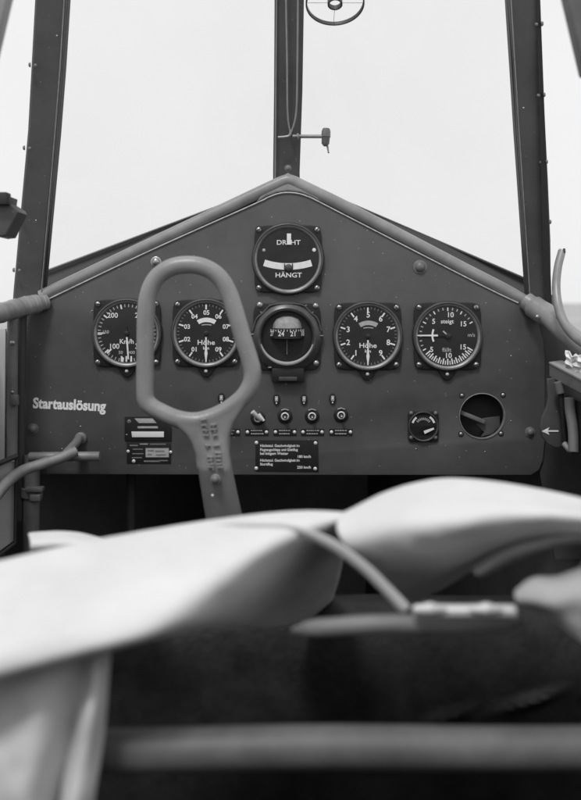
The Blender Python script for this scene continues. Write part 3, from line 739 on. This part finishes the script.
# ------------------------------------------------------------------ control stick
st = thing('control_stick', Vector((-0.06,0.80,zf+0.008)), 'grey cast control stick with closed loop grip in front of the panel', 'control stick')
YS = 0.75
def sp(px, py, dy=0.0): return at(px, py, YS+dy)
loop = [(146,400),(145,385),(145.3,350),(145.8,318),(148,297),(155,280),(168,269),(185,264.8),(203,267),(218,276),(228,291),(235,311),(243,338),(250.5,362),(252.5,374),(250,386),(242,398),(228,409),(212,417),(195,421),(178,419),(163,413),(152,407)]
m = MB()
path = crom([sp(x,y) for x, y in loop], 130, closed=True)
m.tube(path, 0.0081, 'stick_alloy', n=18, closed=True)
# stem: elliptical sections (centre x, y, half width px, half depth m)
web = [(149,404),(158,414),(168,420.5),(178,427),(186,434),(192,443),(196,455),(197,468),(232,468),(230,455),(229,444),(230,435),(234,424),(242,411),(250,398),(240,402),(228,407),(212,412),(197,414.5),(180,412.5),(163,405)]
m.plate([[(sp(x,y).x, sp(x,y).z) for x, y in web]], YS-0.0075, 0.015, 'stick_alloy', bevel=0.004, bevseg=4)
secs = [(208,424,19,0.006),(210.5,430,19,0.008),(211.5,440,19,0.009),(212.8,454,16.8,0.010),(215,468,17.2,0.0105),(219,490,18,0.011),(224,516,19,0.0115),(232,560,20,0.012),(262,760,22,0.013)]
vs = []; fs = []; n = 28
for i, (x, y, hw, hd) in enumerate(secs):
    c0 = sp(x, y, 0.0 if y < 470 else (y-470)*0.0004)
    for k in range(n):
        a = 2*PI*k/n
        ca, sa = math.cos(a), math.sin(a)
        e = 0.75
        vs.append(c0 + Vector((hw*YS/F*math.copysign(abs(ca)**e, ca), hd*math.copysign(abs(sa)**e, sa), 0)))
for i in range(len(secs)-1):
    for k in range(n): fs.append((i*n+k, i*n+(k+1)%n, (i+1)*n+(k+1)%n, (i+1)*n+k))
fs.append(list(range(n))[::-1]); fs.append([(len(secs)-1)*n+k for k in range(n)])
m.add(vs, fs, 'stick_alloy')
o = m.build('grip', st)
rm = o.modifiers.new('weld','REMESH'); rm.mode = 'VOXEL'; rm.voxel_size = 0.0012; rm.use_smooth_shade = True
sm = o.modifiers.new('relax','SMOOTH'); sm.factor = 0.5; sm.iterations = 10
m = MB()
rnd = random.Random(3)
for y in (419.5,424.5,429.5,434.5,445,452,456.5,460,463.5,467):
    for s in (0, 1):
        if y == 419.5 and s: continue
        if y == 452 and not s: continue
        cxp = 203.5 + (y-420)*0.17 + s*8.8
        dpt = -0.0078 - (y-419)*0.00005
        R = Matrix.Rotation(rnd.uniform(-0.22,0.1), 3, 'Y')
        m.rbox(sp(cxp+rnd.uniform(-.5,.5), y+rnd.uniform(-.5,.5), dpt), (rnd.uniform(2.5,3.4)*YS/F, 0.0028, 0.85*YS/F), 0.0004, 'stick_alloy', R, seg=2)
        if rnd.random() < 0.6: m.rbox(sp(cxp+rnd.uniform(-2.2,2.2), y+1.6, dpt), (0.7*YS/F, 0.0026, 1.9*YS/F), 0.0004, 'stick_alloy', R, seg=2)
m.build('cast_marks', st)
m = MB(); oo = sp(215.5,479,-0.0095)
m.lathe(oo, [(0.0046,0.0),(0.0046,0.0012),(0.004,0.0016)], 'stick_alloy', n=20, cap1=True); m.dome(oo + Vector((0,-0.0014,0)), 0.0037, 0.0034, 'bolt_paint', n=18); m.build('bolt', st)
m = MB(); m.dome(sp(212.5,495.5,-0.0105), 0.0013, 0.001, 'rivet_metal', n=10); m.build('rivet', st)

# ------------------------------------------------------------------ right-hand side: hook tube, ledge, arrow lever
hk = thing('bent_tube', at(562,325,0.93), 'bent grey tube with open top end curving up at the right edge', 'tube')
m = MB()
path = crom([at(562,251,0.95), at(558,267,0.945), at(556.2,285,0.94), at(557.5,302,0.93), at(562,318,0.915), at(570,331,0.90), at(581,341,0.88), at(600,352,0.85)], 50)
m.tube(path, [0.0044 + 0.0012*i/49 for i in range(50)], 'steel_grey', n=18, caps=False)
m.build('pipe', hk)
m = MB(); m.tube([at(562.1,251,0.95), at(562.6,249.2,0.95)], 0.0036, 'rivet_metal', n=14); m.tube([at(563.9,253,0.946), at(564.3,248.5,0.946)], 0.0012, 'dark_paint', n=8); m.build('end_plug', hk)

lg = thing('side_ledge', at(570,380,0.9), 'grey slanting ledge box on the right cockpit side under white paper', 'ledge')
m = MB()
m.hexa([at(549,377,0.96), at(620,415,0.80), at(640,400,0.80), at(566,378,0.98), at(549,364,0.96), at(620,402,0.80), at(640,384,0.80), at(561,362,0.99)], 'tube_paint')
o = m.build('box', lg); md = o.modifiers.new('bevel','BEVEL'); md.width = 0.0015; md.segments = 2
m = MB(); m.hexa([at(549,363.5,0.958), at(620,401.5,0.798), at(640,383.5,0.798), at(561,361.5,0.99), at(549,362,0.958), at(620,399.5,0.798), at(640,381.5,0.798), at(561,360.3,0.99)], 'pale_grey'); m.build('top_plate', lg)
pp_ = MB(); rnd = random.Random(5)
rows = []
for i in range(7):
    rows.append([at(565.5 + j*3.2 + rnd.uniform(-.8,.8), 367.5 - i*3.0 + j*1.2 + rnd.uniform(-1.0,1.0) + (5.0 if (j in (2,) and i > 3) else 0), 0.885 - j*0.008 + rnd.uniform(-.006,.006)) for j in range(8)])
pp_.grid(rows, 'paper')
tag(solid(pp_.build('crumpled_paper', loc=at(575,366,0.90), smooth=0), 0.001), 'crumpled white paper lying on the right ledge', 'paper')

al = thing('arrow_lever', at(553,445,0.94), 'grey lever plate marked with a white arrow pointing left', 'lever')
m = MB(); Y = 0.945
m.plate([[(at(x,y,Y).x, at(x,y,Y).z) for x, y in ((547,379),(557,377.5),(559.5,392),(561,410),(563,430),(564,446),(556,448),(548,444),(542,436),(540,427),(542,417),(546.5,408),(548.5,398),(547.5,388))]], Y, 0.005, 'panel_paint', bevel=0.001); m.build('plate', al)
m = MB(); f = Y-0.0006
m.box(at(551.5,431,f), (7*Y/F, 0.0002, 0.7*Y/F), 'white_paint')
q = [at(541.8,431.3,f), at(549.5,427.3,f), at(547.5,431,f), at(549.5,434.8,f)]
m.add(q + [p+Vector((0,0.0004,0)) for p in q], [(0,1,2,3),(7,6,5,4),(0,4,5,1),(1,5,6,2),(2,6,7,3),(3,7,4,0)], 'white_paint'); m.build('arrow', al)
m = MB(); m.tube([at(557.5,382,0.93), at(560.5,393,0.93)], 0.0045, 'tube_paint', n=14); m.tube([at(561,394,0.932), at(565.5,448,0.932)], 0.0032, 'black_case', n=12)
m.tube([at(564.5,444,0.925), at(570.5,451,0.915)], 0.0034, 'steel_grey', n=12); m.build('spindle', al)
m = MB(); m.tube(crom([at(569.5,398,0.91), at(570,410,0.91), at(573,430,0.905), at(573.5,452,0.90)], 14), 0.0055, 'tube_paint', n=16); m.build('rod', al)
m = MB(); m.hexa([at(566,396,0.94), at(600,410,0.85), at(600,405,0.9), at(567,394,0.98), at(566,450,0.94), at(600,470,0.85), at(600,465,0.9), at(567,449,0.98)], 'dark_paint'); m.build('housing', al)

# ------------------------------------------------------------------ seat and harness in the foreground
se = thing('seat', at(320,860,0.46), 'black leather seat back with grey crossbar filling the bottom', 'seat')
rows = [[(x, y+dy, Y) for x in (-60,60,180,300,420,540,660)] for y, dy, Y in ((660,0,0.80),(612,0,0.75),(596,0,0.71),(598,0,0.68),(616,0,0.66),(660,0,0.645),(720,0,0.635),(800,0,0.625),(900,0,0.615))]
G = loft(rows, 160, 140)
for i, r in enumerate(G):   # shallow dents and creases in the hide
    for j, p in enumerate(r):
        u = (p.x*F/p.y + CX); v = (EYE-p.z)*F/p.y + CY
        k = math.exp(-((v - (722 - (u-430)*0.21))/7)**2) * max(0, min(1, (u-400)/60))
        p.y += -0.006*k*(0.55+0.45*math.sin(u*0.10+v*0.16)) + 0.0015*math.sin(u*0.03)*math.sin(v*0.04)
m = MB(); m.grid(G, 'leather'); solid(m.build('backrest', se), 0.02, off=-1)
m = MB()
m.tube(crom([at(292,630,0.425), at(330,627,0.42), at(380,624,0.418), at(440,624,0.418), at(500,622,0.42), at(522,620,0.425)], 30), [0.001,0.0022,0.0036,0.0042]+[0.0046]*22+[0.0042,0.0035,0.0025,0.0015], 'seat_piping', n=14); m.build('piping', se)
m = MB(); m.tube(crom([at(60,752,0.40), at(200,749,0.40), at(330,746.5,0.40), at(470,748,0.40), at(640,748,0.40)], 30), 0.0098, 'seat_tube', n=22); m.build('crossbar', se)

HG = 'harness webbing over the seat'
def strap(name, label, rows, th, mt='webbing', nc=46, nr=34, hem=None):
    G = loft(rows, nc, nr)
    for r in G:
        for p in r:
            p.y += 0.0030*noise.noise(Vector((p.x*26+p.z*20, p.y*26, p.z*70-p.x*18))) + 0.0010*noise.noise(Vector((p.x*110+7, p.y*110, p.z*110)))
    m = MB(); m.grid(G, mt)
    o = m.build(name, loc=at(*rows[-1][0]), smooth=80); tag(o, label, 'strap', HG)
    solid(o, th, 1, 0.0); return o, G
# left band sweeping up to the middle
A_rows = [
    [(-70,590,.44),(0,572,.455),(60,560,.47),(150,543,.50),(240,527,.515),(300,520,.515),(350,522,.51)],
    [(-70,580,.415),(0,563,.43),(60,549,.445),(150,531,.475),(240,517,.49),(300,513,.49),(348,514,.485)],
    [(-70,600,.385),(0,585,.395),(60,573,.405),(150,554,.425),(235,534,.44),(298,524,.45),(345,521,.47)],
    [(-70,650,.345),(0,637,.355),(70,620,.365),(150,598,.38),(228,568,.398),(290,546,.438),(345,534,.50)],
    [(-70,685,.338),(0,668,.345),(80,648,.352),(160,626,.367),(230,599,.402),(290,574,.478),(344,553,.58)],
    [(-70,694,.345),(0,676,.352),(85,655,.36),(170,632,.380),(234,617,.43),(288,603,.545),(338,583,.65)],
    [(-70,690,.365),(0,672,.372),(85,651,.38),(172,631,.40),(238,626,.465),(286,626,.60),(328,612,.70)]]
strap('harness_strap', 'broad white webbing band sweeping in from the left edge', A_rows, 0.0022)
# right band arching over the seat top
B_rows = [
    [(352,535,.53),(400,512,.54),(440,500,.545),(500,503,.54),(581,520,.53),(660,545,.52)],
    [(344,515,.485),(392,492,.495),(440,480,.50),(500,484,.495),(581,500,.48),(660,522,.46)],
    [(336,526,.455),(385,503,.455),(440,494,.45),(500,496,.445),(581,508,.44),(660,528,.43)],
    [(346,546,.442),(390,528,.424),(440,519,.416),(500,512,.413),(581,515,.414),(660,530,.41)],
    [(372,567,.452),(402,556,.432),(440,547,.422),(492,531,.417),(560,521,.416),(660,533,.412)],
    [(395,588,.485),(416,578,.468),(440,569,.455),(484,549,.445),(550,527,.43),(660,536,.42)],
    [(410,605,.555),(424,598,.548),(442,588,.535),(480,566,.515),(540,538,.475),(660,540,.445)]]
strap('harness_strap', 'white webbing band arching over the seat at right', B_rows, 0.0022)
# folded hem running down to the buckle
m = MB()
hem = crom([at(200,528,.470), at(245,527,.447), at(290,530,.438), at(328,544,.434), at(362,567,.430), at(388,592,.426), at(407,612,.422)], 50)
L, R = [], []
for i, p in enumerate(hem):
    tdir = (hem[min(i+1,49)] - hem[max(i-1,0)]).normalized(); w = 0.0033*(0.3+0.7*min(1,i/25))
    nn = tdir.cross(Vector((0,1,0))).normalized()*w
    L.append(p+nn + Vector((0,0.002,0))); R.append(p-nn + Vector((0,0.004,0)))
mid_ = [p + Vector((0,0.0012,0)) for p in hem]
m.grid([L, mid_, R], 'webbing_hem')
o = m.build('strap_hem', loc=hem[-1], smooth=80); tag(o, 'narrow folded webbing edge curving down to the buckle bar', 'strap', HG); solid(o, 0.0016, 1, 0)
# hanging strap at lower left
C_rows = [
    [(-60,640,.392),(0,640,.392),(45,640,.392),(78,640,.396),(96,640,.396),(112,640,.402)],
    [(-60,690,.370),(0,688,.370),(45,685,.370),(80,680,.384),(94,680,.373),(108,680,.384)],
    [(-60,740,.363),(0,740,.363),(40,740,.363),(70,740,.381),(85,740,.366),(102,740,.377)],
    [(-60,800,.357),(0,800,.357),(30,800,.357),(58,800,.378),(72,800,.360),(94,800,.371)],
    [(-60,880,.352),(0,880,.352),(22,880,.352),(45,880,.372),(60,880,.355),(84,880,.366)]]
strap('harness_strap', 'pale webbing hanging down at the lower left corner', C_rows, 0.0022, nc=60)
# strap end behind the left band
D_rows = [
    [(28,534,.60),(60,532,.60),(90,537,.60),(125,545,.60)],
    [(29,540,.575),(60,538,.575),(90,542,.575),(130,550,.575)],
    [(30,546,.565),(62,545,.565),(95,548,.565),(135,556,.565)],
    [(31,560,.575),(65,558,.575),(100,560,.575),(140,566,.575)],
    [(32,590,.58),(66,590,.58),(102,590,.58),(142,590,.58)]]
strap('harness_strap', 'short pale strap end peeking out behind the left band', D_rows, 0.0025, nc=30)
# strap end at right edge
E_rows = [
    [(522,588,.42),(535,578,.425),(555,577,.43),(581,570,.43),(640,555,.43)],
    [(516,594,.405),(532,584,.405),(555,584,.405),(581,578,.405),(640,565,.405)],
    [(517,601,.402),(532,600,.398),(555,602,.395),(581,596,.393),(640,588,.39)],
    [(524,604,.408),(540,608,.402),(560,614,.397),(581,622,.393),(640,640,.385)],
    [(529,604,.416),(545,613,.408),(563,626,.402),(585,643,.395),(645,690,.385)]]
strap('harness_strap', 'grey folded strap end poking in at the right edge', E_rows, 0.0025, 'webbing_grey', nc=36)
# underside strip below the right band
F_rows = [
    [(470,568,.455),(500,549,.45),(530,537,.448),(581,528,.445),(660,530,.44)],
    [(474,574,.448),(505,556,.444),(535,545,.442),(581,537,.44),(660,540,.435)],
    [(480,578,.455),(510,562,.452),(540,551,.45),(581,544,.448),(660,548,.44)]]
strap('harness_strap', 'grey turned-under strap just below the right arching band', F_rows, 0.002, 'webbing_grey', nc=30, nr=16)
# buckle bar
bk = thing('buckle', at(465,618,.405), 'bright metal buckle bar under the right arching strap', 'buckle')
m = MB(); m.rbox((at(412,611,.41)+at(518,610,.41))/2, (52*.41/F, 0.003, 5.2*.41/F), 0.0018, 'chrome', seg=4); m.build('bar', bk)
m = MB()
for px in (430, 486): m.tube([at(px-16,609,.407), at(px,608.5,.4045), at(px+16,609,.407)], [0.0012,0.0030,0.0012], 'chrome', n=14)
m.build('roller', bk)

# ------------------------------------------------------------------ camera
cam = bpy.data.cameras.new('camera'); co = bpy.data.objects.new('camera', cam); COL.objects.link(co)
co.location = (0,0,EYE); co.rotation_euler = (PI/2,0,0)
cam.sensor_fit = 'HORIZONTAL'; cam.sensor_width = 36; cam.lens = 36*F/581
cam.shift_y = -(400-CY)/581; cam.shift_x = 0
cam.clip_start = 0.02; cam.clip_end = 10000
cam.dof.use_dof = True; cam.dof.focus_distance = 0.99; cam.dof.aperture_fstop = 7.2
SC.camera = co

# ------------------------------------------------------------------ light
EL, AZ = math.radians(56), math.radians(200)      # sun high behind and a little left of the camera
w = bpy.data.worlds.new('World'); SC.world = w; w.use_nodes = True
N = w.node_tree.nodes; L = w.node_tree.links; bg = N['Background']
sky = N.new('ShaderNodeTexSky'); sky.sky_type = 'NISHITA'; sky.sun_disc = False
sky.sun_elevation = EL; sky.sun_rotation = AZ; sky.air_density = 1; sky.dust_density = 3
bw = N.new('ShaderNodeRGBToBW'); L.new(sky.outputs[0], bw.inputs[0])
tc = N.new('ShaderNodeTexCoord'); nz = N.new('ShaderNodeTexNoise'); nz.inputs['Scale'].default_value = 2.2; nz.inputs['Detail'].default_value = 5
L.new(tc.outputs['Generated'], nz.inputs['Vector'])
cl = N.new('ShaderNodeMapRange'); cl.inputs['To Min'].default_value = 8.5; cl.inputs['To Max'].default_value = 10.5
L.new(nz.outputs['Fac'], cl.inputs['Value'])
mx = N.new('ShaderNodeMix'); mx.data_type = 'FLOAT'; mx.inputs[0].default_value = 0.9    # cloud cover
L.new(bw.outputs[0], mx.inputs[2]); L.new(cl.outputs[0], mx.inputs[3])
L.new(mx.outputs[0], bg.inputs['Color']); bg.inputs['Strength'].default_value = 0.1
sl = bpy.data.lights.new('sun', 'SUN'); sl.energy = 1.5; sl.angle = math.radians(11); sl.color = (1,1,1)
so = bpy.data.objects.new('sun', sl); COL.objects.link(so)
sd = Vector((math.sin(AZ)*math.cos(EL), math.cos(AZ)*math.cos(EL), math.sin(EL)))
so.rotation_euler = sd.to_track_quat('Z','Y').to_euler(); so.location = (0,-2,4)

SC.render.engine = 'CYCLES'
SC.view_settings.view_transform = 'Standard'; SC.view_settings.look = 'None'
SC.view_settings.exposure = 0; SC.view_settings.gamma = 1
